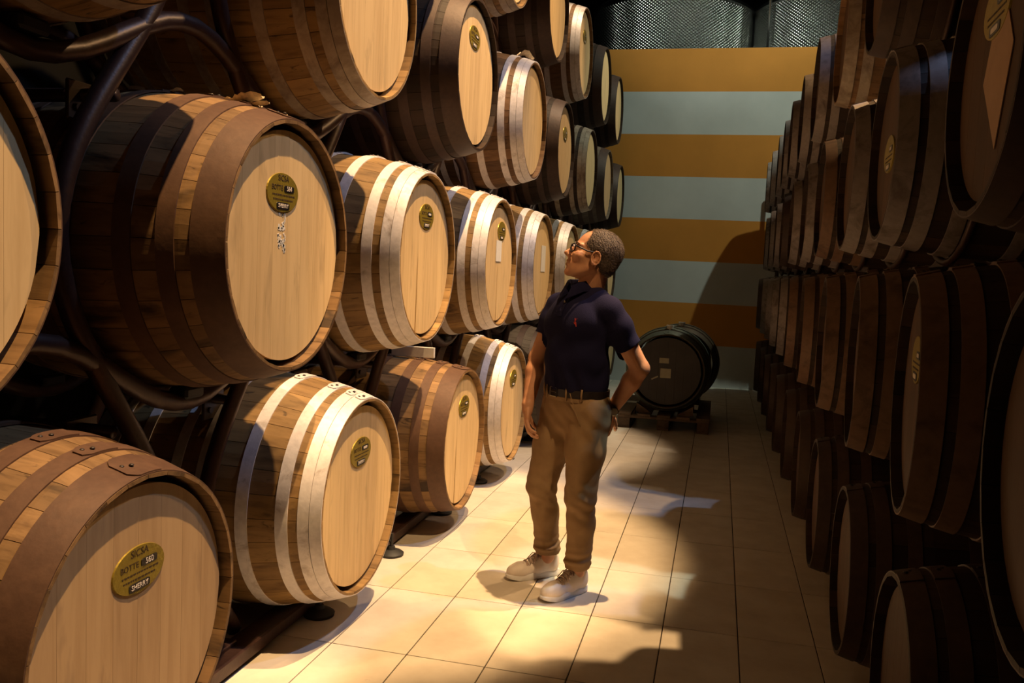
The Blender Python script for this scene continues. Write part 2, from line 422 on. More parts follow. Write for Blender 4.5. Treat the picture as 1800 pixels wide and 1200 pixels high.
def barrel(x, y, z, sp, wood_, hoops, hmat, hmat2, head, label, group, full=True, face='+X', spin=0., rollang=0., crack=None, name='oak_barrel', nst=None, back=True):
    re, rb, L = sp
    rz = {'+X': 0, '-X': PI, '-Y': -PI/2}[face]
    root = empty(name, (x, y, z-rb-.004), label, 'barrel', group, rz+spin)
    zc = rb+.004; n = nst or (26 if sp is SML else 32)
    if full:
        me = stave_mesh(sp, n, wood_)
        for i in range(n): inst('stave', me, root, (0, 0, zc), (2*PI*(i+.5)/n+rollang, 0, 0))
    else:
        o = inst('staves', stave_mesh(sp, n, wood_, True), root, (0, 0, zc), (rollang, 0, 0)); o['kind'] = 'stuff'
    H = HOOPS[hoops]; seg = 72 if full else 40
    for k, (a, b) in enumerate(H):
        for side in (0, 1):
            x0, x1 = (a, b) if side == 0 else (L-b, L-a)
            mt = hmat if (k < 2 or not hmat2) else hmat2
            o = inst('hoop', hoop_mesh(sp, x0, x1, mt, seg, full), root, (0, 0, zc), (rollang, 0, 0))
            if full and side == 0:
                xm = (x0+x1)/2; r = rad(xm, re, rb, L)+.0068
                for q in ((-.030, -.006), (-.080, .006)) if (x1-x0) < .1 else ((-.02, -.022), (-.085, -.022), (-.02, .022), (-.085, .022)):
                    inst('rivet', rivet_mesh(), o, (-xm-q[1], r*math.sin(q[0]), r*math.cos(q[0])), (-q[0], 0, 0))
    if full:
        nb = 6 if sp is SML else 8
        for me in head_boards(sp, head, nb, crack): inst('head_board', me, root, (0, 0, zc), (0, 0, 0))
        inst('interior_shade_disc', disc_mesh(sp, -.048, 'void', 'interior_shade_disc'), root, (0, 0, zc))  # black disc painted as the shade inside, behind the board splits
    else:
        inst('barrel_head', disc_mesh(sp, -.026, head, 'barrel_head'), root, (0, 0, zc))
    inst('back_head', disc_mesh(sp, -L+.06, head, 'back_head'), root, (0, 0, zc))
    return root, zc
P_, HALF = 1.36, .68
ODD, EVEN = 1.80, 1.12
ROWZ = [.525, 1.49, 2.475, 3.44]
ORD = ['first', 'second', 'third', 'fourth', 'fifth', 'sixth', 'seventh', 'eighth', 'ninth', 'tenth', 'eleventh', 'twelfth']
ROWN = ['bottom row', 'second row up', 'third row up', 'fourth row up', 'unseen fifth row up', 'sixth row up', 'seventh row up', 'eighth row up']
# type: wood, hoop set, hoop material, second material, head, description
TY_ = {'g': ('oak_gold', 'galv', 'pale_steel', None, 'head_pale', 'golden oak barrel with pale galvanised hoops'),
       'r': ('oak_tan', 'rust', 'rust_steel', None, 'head_pale', 'golden oak barrel with rust-brown hoops'),
       'R': ('oak_tan', 'rust', 'rust_steel', None, 'head_tan', 'weathered brown barrel with rust-brown hoops'),
       's': ('oak_gold', 'galv', 'worn_steel', None, 'head_pale', 'golden oak barrel with worn grey-brown hoops'),
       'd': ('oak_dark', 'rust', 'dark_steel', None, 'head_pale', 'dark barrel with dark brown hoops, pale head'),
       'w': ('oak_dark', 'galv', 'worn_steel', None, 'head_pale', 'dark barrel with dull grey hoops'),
       'p': ('oak_brown', 'galv', 'pale_steel', None, 'head_pale', 'brown barrel with whitish hoops'),
       'y': ('oak_grey', 'rust', 'dark_steel', None, 'head_tan', 'grey weathered barrel with dark hoops')}
# left rack: row -> (start Y, first k, type string)
LEFT = [(ODD, 0, 'Rgdgydgd', {3: 5.76}), (EVEN, 0, 'rrggggdg', {4: 6.46, 5: 7.78}), (ODD, 0, 'dsdpddwy', {}), (EVEN, 0, 'dsdddwpdy'[:8], {})]
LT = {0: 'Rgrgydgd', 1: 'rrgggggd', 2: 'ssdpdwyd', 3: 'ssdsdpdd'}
over = {(0, 3): 5.76, (1, 4): 6.46, (1, 5): 7.75}
BL = {}
for row in range(4):
    y0 = ODD if row % 2 == 0 else EVEN
    for k in range(8):
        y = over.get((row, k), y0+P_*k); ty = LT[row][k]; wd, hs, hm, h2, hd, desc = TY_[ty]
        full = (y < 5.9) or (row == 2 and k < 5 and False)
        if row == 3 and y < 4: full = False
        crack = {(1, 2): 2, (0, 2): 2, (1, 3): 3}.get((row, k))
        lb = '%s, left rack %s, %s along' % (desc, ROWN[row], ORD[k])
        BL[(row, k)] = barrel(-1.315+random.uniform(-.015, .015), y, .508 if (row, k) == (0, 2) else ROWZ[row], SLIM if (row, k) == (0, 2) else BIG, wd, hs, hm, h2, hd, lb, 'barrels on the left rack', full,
                              rollang=.0 if full else random.uniform(-.5, .5), crack=crack)
def plate(row, k, dy, dz, num=None, words=True):
    r, zc = BL[(row, k)]; full = any(c.name.startswith('head_board') for c in r.children)
    return add_plate(r, zc, dy, dz, num, words, -.026)
plate(0, 0, 0, .15, '560'); plate(1, 1, -.04, .165, '564'); plate(1, 2, .0, .19); plate(1, 3, .05, .20, None, False)
plate(0, 1, 0, .175); plate(0, 2, .02, .18); plate(2, 2, -.04, .19); plate(0, 3, .02, .18, None, False)
plate(2, 4, .02, .14, None, False); plate(3, 5, .0, .15, None, False)
r, zc = BL[(1, 1)]
MB().lathe([(.026, 0), (.024, .022), (.0, .024)], 18, 'Z', (-.56, -.02, zc+.468)).build('bung', M['paper'], r, 'auto')
# torn white paper under the plate and paper sheets on two heads
r, zc = BL[(1, 1)]
random.seed(5); m = MB()
for k in range(34):
    y = -.05+random.uniform(-.022, .022)+.012; z = .10-random.random()**.8*.115
    m.box((-.0255, y, z), (.001, random.uniform(.004, .011), random.uniform(.006, .02)), R=Matrix.Rotation(random.uniform(-.6, .6), 3, 'X'))
m.build('torn_sticker', M['paper'], r, loc=(0, 0, zc))
for (row, k, y, z, w_, h_) in ((1, 3, .0, .075, .13, .13), (1, 4, .07, .06, .16, .2)):
    r, zc = BL[(row, k)]
    o = MB().box((-.024, y, z), (.002, w_, h_)).build('paper_sheet', M['paper'], r, loc=(0, 0, zc)); o['label'] = 'white paper sheet'

# left rack
rack = empty('barrel_rack', (-1.9, 6.5, 0), 'brown wavy-tube steel rack carrying the barrels on the left', 'rack')
ro = Vector((-1.9, 6.5, 0))
TR = .029
def wave_post(s, top=4.05):
    pts = []; z = .07
    while z < top:
        pts.append((0, s*.235*math.cos(PI*(z-.525)/.97), z)); z += .075
    return pts
for ph in (0, 1): CACHE[('post', ph)] = MB().tube(wave_post(1 if ph == 0 else -1), TR, 10).mesh('wavy_post', M['rack'], True)
FX, BX = -1.68, -2.22
for k in range(-1, 17):
    ym = (ODD+EVEN)/2+HALF*k
    # k even: odd-row barrel lies on the +Y side of this gap
    ph = 1 if k % 2 == 0 else 0
    for X in (FX, BX): inst('wavy_post', CACHE[('post', ph)], rack, (X-ro.x, ym-ro.y, 0))
# horizontal wavy rails above each row
for lev in range(4):
    zb = ROWZ[lev]+.445; pts = []; y = .2; c0 = ODD if lev % 2 == 0 else EVEN
    while y < 11.85:
        pts.append((0, y, zb+.12*(1+math.cos(2*PI*(y-c0)/P_)))); y += .085
    me = MB().tube(pts, TR, 10).mesh('arched_rail', M['rack'], True)
    for X in (FX, BX): inst('arched_rail', me, rack, (X-ro.x, -ro.y, 0))
cross = MB().tube([(FX-.01, 0, 0), (BX-.02, 0, 0)], .02, 8).mesh('cross_tube', M['rack'], True)
bm_ = MB().bbox((0, 0, 0), (.012, .13, .11), .004).tube([(-.01, .03, .02), (.014, .03, .02)], .011, 8).tube([(-.01, -.03, -.02), (.014, -.03, -.02)], .011, 8).mesh('bolted_bracket', plain('bracket_steel', (.10, .07, .05), .35, .6))
for k in range(-1, 17):
    ym = (ODD+EVEN)/2+HALF*k
    for lev in range(4):
        z = ROWZ[lev]+.40
        inst('cross_tube', cross, rack, (-ro.x, ym-ro.y, z))
        if k < 8: inst('bolted_bracket', bm_, rack, (FX-.12-ro.x, ym-ro.y, z-.02))
blk = MB().bbox((0, 0, 0), (.07, .10, .038), .008).mesh('rubber_cradle_block', M['rubber'])
for (row, k), (r, zc) in BL.items():
    if row == 0: continue
    for X in (FX, BX):
        i = inst('rubber_cradle_block', blk, rack, (X-ro.x, r.location.y-ro.y, ROWZ[row]-.487))
# base beams, feet
for X in (-1.60, -2.24):
    MB().bbox((X-ro.x, 6.1-ro.y, .042), (.10, 11.6, .055), .006).build('base_beam', M['rack'], rack)
gus = MB().bbox((0, 0, 0), (.12, .16, .02), .004).mesh('post_foot_plate', M['rack'])
for k in range(-1, 17):
    for X in (FX, BX): inst('post_foot_plate', gus, rack, (X-ro.x+.02, (ODD+EVEN)/2+HALF*k+((1 if k % 2 else -1)*.21)-ro.y, .075))
pad = MB().lathe([(.062, .0), (.064, .012), (.05, .022), (.022, .03), (.018, .045)], 28, 'Z').lathe([(.009, .03), (.009, .11)], 10, 'Z').bbox((-.045, 0, .075), (.09, .035, .012), .002)
pm = pad.mesh('levelling_foot', M['rubber'], 'auto')
for k in range(-2, 12): inst('levelling_foot', pm, rack, (-1.515-ro.x, 3.17+.8*k-ro.y, 0))
for k in range(-2, 12): inst('levelling_foot', pm, rack, (-2.33-ro.x, 3.17+.8*k-ro.y, 0), (0, 0, PI))

# right rack of smaller casks
RZ = [.425, 1.185, 1.90, 2.62, 3.34]
RY = [[1.35, 2.30, 3.26, 4.22, 5.12, 6.1, 7.05, 8.0, 8.95, 9.9, 10.9],
      [1.42, 2.32, 3.22, 4.20, 5.22, 6.2, 7.15, 8.1, 9.05, 10., 11.],
      [1.0, 1.95, 3.02, 3.89, 4.86, 5.77, 6.75, 7.7, 8.65, 9.6, 10.6],
      [.55, 1.5, 2.5, 3.5, 4.48, 5.58, 6.55, 7.46, 8.34, 9.2, 10.25, 11.2],
      [.1, 1.0, 1.85, 2.68, 3.5, 4.40]]  # top row is out of view, its length set to shade the floor
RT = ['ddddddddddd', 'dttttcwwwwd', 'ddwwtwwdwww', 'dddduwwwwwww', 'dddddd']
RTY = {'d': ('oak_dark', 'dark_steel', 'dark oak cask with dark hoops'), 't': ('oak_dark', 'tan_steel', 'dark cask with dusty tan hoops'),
       'w': ('oak_dark', 'dull_steel', 'dark cask with dull whitish hoops'), 'u': ('oak_brown', 'worn_steel', 'oak cask, lamplight painted into its colour'),  # lighter wood and hoops paint lamplight into this one cask
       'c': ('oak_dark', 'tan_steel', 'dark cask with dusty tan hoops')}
BR = {}
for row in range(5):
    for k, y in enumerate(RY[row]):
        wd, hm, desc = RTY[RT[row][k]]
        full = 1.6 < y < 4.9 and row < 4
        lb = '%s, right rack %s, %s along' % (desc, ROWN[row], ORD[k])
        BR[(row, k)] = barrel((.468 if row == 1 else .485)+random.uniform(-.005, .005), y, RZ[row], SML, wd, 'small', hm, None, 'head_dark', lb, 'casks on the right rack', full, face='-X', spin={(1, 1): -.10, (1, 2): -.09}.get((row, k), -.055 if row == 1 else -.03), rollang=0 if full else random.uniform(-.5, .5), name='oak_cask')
for (row, k, dy, dz) in ((1, 1, 0, .09), (2, 2, 0, -.02), (2, 1, .0, .12)):
    r, zc = BR[(row, k)]; add_plate(r, zc, dy, dz, None, False)
r, zc = BR[(2, 1)]
m = MB(); vs = [(-.025, .03, .17), (-.025, .14, .02), (-.025, .07, -.17), (-.025, -.06, -.02)]
vs += [(x+.002, y, z) for x, y, z in vs]
m.add(vs, [(0, 1, 2, 3), (7, 6, 5, 4), (0, 4, 5, 1), (1, 5, 6, 2), (2, 6, 7, 3), (3, 7, 4, 0)])
o = m.build('paper_sheet', M['paper_tan'], r, loc=(0, 0, zc)); o['label'] = 'diamond-hung paper sheet'
rk = empty('cask_rack', (.95, 6.3, 0), 'dark steel tube rack carrying the smaller casks on the right', 'rack')
q = Vector((.95, 6.3, 0))
arc = MB().tube([(0, .360*math.sin(a), -.360*math.cos(a)) for a in [(-1.75+3.5*i/20) for i in range(21)]], .012, 8).mesh('cradle_arc', M['rack'], True)
for (row, k), (r, zc) in BR.items():
    for X in (.70, 1.23): inst('cradle_arc', arc, rk, (X-q.x, r.location.y-q.y, RZ[row]))
for row in range(5):
    yy = RY[row]; ya, yb = yy[0]-.4, yy[-1]+.4
    for X in (1.40,):
        MB().tube([(X-q.x, ya-q.y, RZ[row]-.362), (X-q.x, yb-q.y, RZ[row]-.362)], .013, 8).build('long_rail', M['rack'], rk, True)
for y in (.05, 11.55):
    for X in (.70, 1.40): MB().tube([(X-q.x, y-q.y, 0), (X-q.x, y-q.y, 3.6 if y < 1 else 3.0)], .025, 8).build('end_post', M['rack'], rk, True)

# tanks behind the striped wall
t = NT('dimpled_stainless_steel', .24, 1., .5)
tc = t.n('ShaderNodeTexCoord'); sx = t.n('ShaderNodeSeparateXYZ'); t.l(tc.outputs['Object'], sx.inputs[0])
at = t.n('ShaderNodeMath', operation='ARCTAN2'); t.l(sx.outputs[1], at.inputs[0]); t.l(sx.outputs[0], at.inputs[1])
mu = t.n('ShaderNodeMath', operation='MULTIPLY'); mu.inputs[1].default_value = 1.2*110; t.l(at.outputs[0], mu.inputs[0])
mz = t.n('ShaderNodeMath', operation='MULTIPLY'); mz.inputs[1].default_value = 150; t.l(sx.outputs[2], mz.inputs[0])
s1 = t.n('ShaderNodeMath', operation='SINE'); t.l(mu.outputs[0], s1.inputs[0]); s2 = t.n('ShaderNodeMath', operation='SINE'); t.l(mz.outputs[0], s2.inputs[0])
pr = t.n('ShaderNodeMath', operation='MULTIPLY'); t.l(s1.outputs[0], pr.inputs[0]); t.l(s2.outputs[0], pr.inputs[1])
t.col((.62, .62, .59)); t.bump(pr.outputs[0], .009, 1.)
STEEL = t.m; SM = plain('smooth_stainless_rim', (.5, .5, .5), .25, 1., var=.05)
for (X, lb) in ((-.97, 'stainless wine tank above the striped wall, the left and wider in view'), (1.45, 'stainless wine tank above the striped wall, right one, half hidden by casks')):
    tk = empty('steel_tank', (X, 13.75, 0), lb, 'tank', 'tanks behind the striped wall')
    MB().lathe([(1.2, .25), (1.2, 5.42)], 96, 'Z').build('tank_shell', STEEL, tk, 'auto')
    MB().lathe([(1.205, 5.38), (1.225, 5.40), (1.225, 5.44), (1.2, 5.46), (.35, 5.62), (.3, 5.70), (0, 5.71)], 96, 'Z').build('tank_lid', SM, tk, 'auto')
    for k in range(4): MB().lathe([(.05, 0), (.05, .26)], 16, 'Z', (.9*math.cos(PI/4+k*PI/2), .9*math.sin(PI/4+k*PI/2), 0)).build('leg', SM, tk)
pp = MB().tube([(.42, 12.5, 4.49), (.42, 12.5, 6.2), (.42, 12.6, 10.38)], .018, 10).build('steel_pipe', SM, smooth=True)
tag(pp, 'thin steel pipe rising between the two tanks', 'pipe')
o = MB().box((-.6, 12.6, 4.40), (7.0, 1.0, .1)).build('trim_1', DW); o['kind'] = 'structure'

# pallet with two casks at the end of the aisle
pal = empty('wooden_pallet', (-.44, 8.85, 0), 'worn wooden pallet under the dark casks at the aisle end', 'pallet')
PW = wood('pallet_wood', (.20, .13, .08), (.13, .085, .055), axis=1)
for i in range(5): inst('deck_board', MB().bbox((0, 0, 0), (.125, 1.3, .022), .002).mesh('deck_board', PW), pal, (-.3675+i*.184, 0, .133))
for j in (-.59, 0, .59): inst('cross_board', MB().bbox((0, 0, 0), (.86, .12, .022), .002).mesh('cross_board', PW), pal, (0, j, .111))
for i in (-.37, 0, .37):
    for j in (-.59, 0, .59): inst('block', MB().bbox((0, 0, 0), (.11, .12, .078), .003).mesh('block', PW), pal, (i, j, .061))
    inst('bottom_board', MB().bbox((0, 0, 0), (.11, 1.3, .022), .002).mesh('bottom_board', PW), pal, (i, 0, .011))
PB = (.352, .41, .62)
M['drum_head'] = plain('dark_painted_head', (.05, .042, .04), .6, var=.3, sc=6)
M['drum_hoop'] = hoopmat('green_grey_hoop', (.10, .115, .09), (.05, .05, .04), .5, .2)
b1, zc = barrel(-.44, 8.28, .144+.414, PB, 'oak_dark', 'rust', 'drum_hoop', None, 'drum_head', 'dark cask with two paper notes, front on the pallet', 'casks on the pallet', True, '-Y', nst=26, name='oak_cask')
b2, zc2 = barrel(-.36, 9.02, .144+.414, PB, 'oak_dark', 'rust', 'drum_hoop', None, 'drum_head', 'dark cask behind the front one on the pallet', 'casks on the pallet', False, '-Y', nst=26, name='oak_cask')
NOTE = plain('yellowed_note', (.40, .36, .24), .7)
for (y, z, w_, h_) in ((-.03, .10, .09, .05), (-.01, -.02, .10, .09)):
    MB().box((-.024, y, z), (.002, w_, h_)).build('paper_note', NOTE, b1, loc=(0, 0, zc))
MB().box((-.024, -.11, -.07), (.002, .07, .014), R=Matrix.Rotation(.5, 3, 'X')).build('paper_note', NOTE, b1, loc=(0, 0, zc))
for b_, z_, lb in ((b1, zc, 'front'), (b2, zc2, 'rear')):
    MB().lathe([(.03, 0), (.036, .05), (.03, .05), (.026, .01)], 18, 'Z', (-.16, 0, z_+.385)).build('bung_cup', M['paper'], b_, 'auto')
for j in (8.36, 8.78, 9.14, 9.5):
    for sx_ in (-1, 1):
        m = MB(); m.add([(0, -.04, 0), (.14, -.04, 0), (.14, -.04, .09), (0, .04, 0), (.14, .04, 0), (.14, .04, .09)], [(0, 1, 2), (5, 4, 3), (0, 3, 4, 1), (1, 4, 5, 2), (0, 2, 5, 3)])
        o = m.build('wooden_wedge', PW, loc=(-.44+sx_*.13+(.04 if j > 9 else 0), j, .144), rot=(0, 0, 0 if sx_ > 0 else PI))
        tag(o, 'wooden wedge chocking the %s side of the %s cask, %s end' % ('left' if sx_ < 0 else 'right', 'front' if j < 8.9 else 'rear', 'near' if j in (8.36, 9.14) else 'far'), 'wedge', 'wedges on the pallet')

# husks and a plank lying on barrels
def husk(x, y, z, s, seed, label, grp=None, name='dried_husk'):
    random.seed(seed); m = MB(); N, K = 9, 5; vs = []
    for i in range(N):
        u = i/(N-1); wd = math.sin(PI*min(max(u, .06), .94))**.7
        for j in range(K):
            v = j/(K-1)-.5
            vs.append(((u-.5)*s, v*wd*s*.5, abs(v)*wd*s*.45+math.sin(u*5+seed)*s*.07+random.uniform(-1, 1)*s*.035+s*.07))
    fs = [(i*K+j, i*K+j+1, (i+1)*K+j+1, (i+1)*K+j) for i in range(N-1) for j in range(K-1)]
    n = len(vs); vs += [(a, b, c-.0015) for a, b, c in vs]; fs += [tuple(n+q for q in f[::-1]) for f in fs]
    m.add(vs, fs); zmin = min(v[2] for v in m.v); m.v = [(a, b, c-zmin) for a, b, c in m.v]
    o = m.build(name, M['leaf'], loc=(x, y, z), rot=(0, random.uniform(-.1, .25), random.uniform(-1, 1.4)), smooth=True)
    return tag(o, label, 'husk', grp)
zt = ROWZ[1]
def ztop(d): return zt+rad(d, *BIG)+.004
husk(-1.47, 2.46, ztop(.155), .12, 3, 'large curled dry husk on top of the barrel carrying plate 564')
husk(-1.42, 2.45, ztop(.105), .06, 9, 'small dry husk lying just right of the large curled husk')
husk(-1.72, 2.46, ztop(.40), .04, 4, 'lone tiny husk at the shadow edge on top of the barrel')
for i, (d, dy) in enumerate(((.05, 0), (.075, .01), (.20, 0), (.23, .01), (.28, -.005), (.03, .015), (.09, -.03))):
    y_ = 2.46+dy; husk(-1.315-d, y_, ztop(d)-.002-abs(dy)*.08, .024, 20+i, 'tiny pale seed husks scattered along the top of the barrel', 'seed husks on the barrel')
husk(-1.40, 5.90-.02, ROWZ[2]+rad(.09, *BIG)+.004, .14, 12, 'pale husk heap on the whitish-hooped barrel in the third row')
pk = MB().bbox((0, 0, 0), (.25, .02, .058), .002).build('white_board', plain('white_board_paint', (.72, .70, .68), .6), loc=(-1.63, 4.50, .508+.436+.031))
tag(pk, 'short white board on edge atop the third bottom-row barrel', 'board')
# ------------------------------------------------------------------ the man
def _smin(a, b, k):
    h = np.clip(.5+.5*(b-a)/k, 0, 1); return b*(1-h)+a*h-k*h*(1-h)
class SDF:
    def __init__(s, lo, hi, h):
        s.lo = np.array(lo, np.float32); s.h = h; s.n = np.ceil((np.array(hi)-np.array(lo))/h).astype(int)+1
        s.f = np.full(s.n, .08, np.float32)
    def sub(s, lo, hi):
        a = np.clip(np.floor((np.array(lo)-s.lo)/s.h).astype(int), 0, s.n); b = np.clip(np.ceil((np.array(hi)-s.lo)/s.h).astype(int)+1, 0, s.n)
        sl = tuple(slice(int(a[i]), int(max(a[i], b[i]))) for i in range(3))
        P = [s.lo[i]+s.h*np.arange(sl[i].start, sl[i].stop, dtype=np.float32) for i in range(3)]
        return sl, P[0][:, None, None], P[1][None, :, None], P[2][None, None, :]
    def put(s, sl, d, k, mode):
        if mode == 'add': s.f[sl] = _smin(s.f[sl], d, k)
        else: s.f[sl] = -_smin(-s.f[sl], d, k)
    def cone(s, a, b, ra, rb, k=.01, mode='add'):
        a = np.array(a, float); b = np.array(b, float); m = max(ra, rb)+k*2+.02
        sl, X, Y, Z = s.sub(np.minimum(a, b)-m, np.maximum(a, b)+m)
        ab = b-a; L2 = max(ab@ab, 1e-9)
        t = np.clip(((X-a[0])*ab[0]+(Y-a[1])*ab[1]+(Z-a[2])*ab[2])/L2, 0, 1)
        d = np.sqrt((X-a[0]-t*ab[0])**2+(Y-a[1]-t*ab[1])**2+(Z-a[2]-t*ab[2])**2)-(ra+(rb-ra)*t)
        s.put(sl, d.astype(np.float32), k, mode); return s
    def chain(s, pts, rs, k=.01):
        for i in range(len(pts)-1): s.cone(pts[i], pts[i+1], rs[i], rs[i+1], k)
        return s
    def ell(s, c, r, R=None, k=.01, mode='add', p=2.):
        c = np.array(c, float); r = np.array(r, float); m = r.max()+k*2+.02
        R = np.eye(3) if R is None else np.array(R)
        sl, X, Y, Z = s.sub(c-m, c+m); x, y, z = X-c[0], Y-c[1], Z-c[2]
        q = [(R[0][i]*x+R[1][i]*y+R[2][i]*z)/r[i] for i in range(3)]
        if p == 2.: g = np.sqrt(q[0]**2+q[1]**2+q[2]**2)
        else: g = (np.abs(q[0])**p+np.abs(q[1])**p+np.abs(q[2])**p)**(1/p)
        gg = np.sqrt((q[0]/r[0])**2+(q[1]/r[1])**2+(q[2]/r[2])**2)+1e-6
        d = g*(g-1)/gg if p == 2. else (g-1)*r.min()
        s.put(sl, d.astype(np.float32), k, mode); return s
    def half(s, n, o, k=.004):   # keep the side where (p-o).n < 0
        n = np.array(n, float); n /= np.linalg.norm(n); o = np.array(o, float)
        sl, X, Y, Z = s.sub(s.lo-1, s.lo+10); d = (X-o[0])*n[0]+(Y-o[1])*n[1]+(Z-o[2])*n[2]
        s.f = -_smin(-s.f, -d.astype(np.float32)*np.ones_like(s.f), k); return s
    def wob(s, fn):
        sl, X, Y, Z = s.sub(s.lo-1, s.lo+10); s.f += fn(X, Y, Z).astype(np.float32); return s
    def mesh(s, name, mats, smooth=1):
        f, h = s.f, s.h; f[0] = f[-1] = .05; f[:, 0] = f[:, -1] = .05; f[:, :, 0] = f[:, :, -1] = .05
        ins = f < 0
        cnt = sum(ins[i:ins.shape[0]-1+i, j:ins.shape[1]-1+j, k:ins.shape[2]-1+k].astype(np.int8) for i in (0, 1) for j in (0, 1) for k in (0, 1))
        act = np.argwhere((cnt > 0) & (cnt < 8)); N = len(act)
        idx = np.full(cnt.shape, -1, np.int32); idx[tuple(act.T)] = np.arange(N)
        cor = {(i, j, k): f[act[:, 0]+i, act[:, 1]+j, act[:, 2]+k] for i in (0, 1) for j in (0, 1) for k in (0, 1)}
        acc = np.zeros((N, 3)); w_ = np.zeros(N)
        for ax in range(3):
            o1, o2 = [q for q in range(3) if q != ax]
            for u in (0, 1):
                for v in (0, 1):
                    a = [0, 0, 0]; a[o1] = u; a[o2] = v; b = list(a); b[ax] = 1
                    A, B = cor[tuple(a)], cor[tuple(b)]; msk = (A < 0) != (B < 0)
                    t_ = np.where(msk, A/np.where(msk, A-B, 1), 0); p = np.tile(np.array(a, float), (N, 1)); p[:, ax] = t_
                    acc[msk] += p[msk]; w_[msk] += 1
        V = (act+acc/w_[:, None])*h+s.lo
        Q = []
        for ax in range(3):
            o1, o2 = [(1, 2), (2, 0), (0, 1)][ax]
            sa = [slice(None)]*3; sb = [slice(None)]*3; sa[ax] = slice(0, -1); sb[ax] = slice(1, None)
            e = ins[tuple(sa)] != ins[tuple(sb)]; E = np.argwhere(e)
            E = E[(E[:, o1] > 0) & (E[:, o2] > 0) & (E[:, o1] < f.shape[o1]-1) & (E[:, o2] < f.shape[o2]-1)]
            fl = ins[tuple(E.T)]
            def g(d1, d2):
                q = E.copy(); q[:, o1] -= d1; q[:, o2] -= d2; return idx[tuple(q.T)]
            quad = np.stack([g(0, 0), g(1, 0), g(1, 1), g(0, 1)], 1)
            quad[~fl] = quad[~fl][:, ::-1]
            Q.append(quad)
        Q = np.concatenate(Q); Q = Q[(Q >= 0).all(1)]
        for _ in range(smooth):   # light Laplacian smoothing
            S_ = np.zeros_like(V); c_ = np.zeros(N)
            for i in range(4):
                np.add.at(S_, Q[:, i], V[Q[:, (i+1) % 4]]); np.add.at(c_, Q[:, i], 1)
                np.add.at(S_, Q[:, i], V[Q[:, (i+3) % 4]]); np.add.at(c_, Q[:, i], 1)
            V = V*.5+.5*S_/np.maximum(c_, 1)[:, None]
        me = bpy.data.meshes.new(name); me.vertices.add(N); me.vertices.foreach_set('co', V.astype(np.float32).ravel())
        me.loops.add(len(Q)*4); me.loops.foreach_set('vertex_index', Q[:, ::1].astype(np.int32).ravel())
        me.polygons.add(len(Q)); me.polygons.foreach_set('loop_start', np.arange(0, len(Q)*4, 4, dtype=np.int32))
        me.polygons.foreach_set('use_smooth', np.ones(len(Q), bool))
        me.update(calc_edges=True); me.validate(); me.materials.append(mats); return me
    def build(s, name, mat, parent, smooth=1):
        me = s.mesh(name, mat, smooth)
        me.transform(Matrix.Translation(-Vector(parent.location))); return inst(name, me, parent)

A3 = lambda *a: np.array(a, float)
FD = A3(-.60, -.80, 0)       # chest direction
LF = A3(.80, -.60, 0)        # his left (towards the camera, to the right in the picture)
UPV = A3(0, 0, 1)
RB = np.stack([LF, FD, UPV], 1)
TC = A3(-.592, 3.80, 0)      # torso axis on the floor
def T(l, f, z): return TC+LF*l+FD*f+UPV*z
man = empty('person', (-.60, 3.80, 0), 'man in navy polo shirt, khaki trousers and white sneakers looking up at barrels', 'person')
t = NT('skin', .5, 0, .35); v = t.coord((22, 22, 22)); n = t.noise(v, 1., 4.)
t.col(t.mix(t.ramp(n, [(.35, G(0)), (.7, G(1))]), (.50, .26, .15), (.43, .20, .115))); t.b.inputs['Subsurface Weight'].default_value = .06
t.b.inputs['Subsurface Radius'].default_value = (.01, .004, .002)
t.bump(t.noise(t.coord((160,)*3), 1., 3.), .0006); SKIN = t.m
# joints
HL, HR = T(.085, 0, .86), T(-.085, 0, .86)
KL, KR = A3(-.533, 3.735, .47), A3(-.735, 3.845, .47)
AL, AR = A3(-.545, 3.79, .10), A3(-.715, 3.945, .10)
SL, SR = T(.160, -.012, 1.298), T(-.160, -.012, 1.298)
EL = A3(-.318, 3.80, 1.045); WL = A3(-.437, 3.83, .845)
ER = A3(-.80, 3.90, 1.05); WR = A3(-.815, 3.80, .845)
# head frame
HC = A3(-.548, 3.775, 1.535)
pt = math.radians(17); fx = A3(-.955, -.295, 0); fx /= np.linalg.norm(fx)
HX = fx*math.cos(pt)+UPV*math.sin(pt); HY = A3(-fx[1], fx[0], 0); HZ = np.cross(HX, HY)
RH = np.stack([HX, HY, HZ], 1)
def Hd(x, y, z): return HC+HX*x+HY*y+HZ*z

b = SDF((-.93, 3.55, .02), (-.22, 4.12, 1.68), .0038)
# legs and torso (under the clothes)
for hp, kn, an in ((HL, KL, AL), (HR, KR, AR)):
    b.cone(hp, kn, .078, .050, .02); b.cone(kn, an, .048, .034, .02)
b.ell(T(0, 0, .93), (.145, .10, .12), RB, .03); b.ell(T(0, .005, 1.06), (.14, .105, .16), RB, .03); b.ell(T(0, 0, 1.22), (.165, .105, .17), RB, .03)
b.cone(SL, SR, .042, .042, .03)
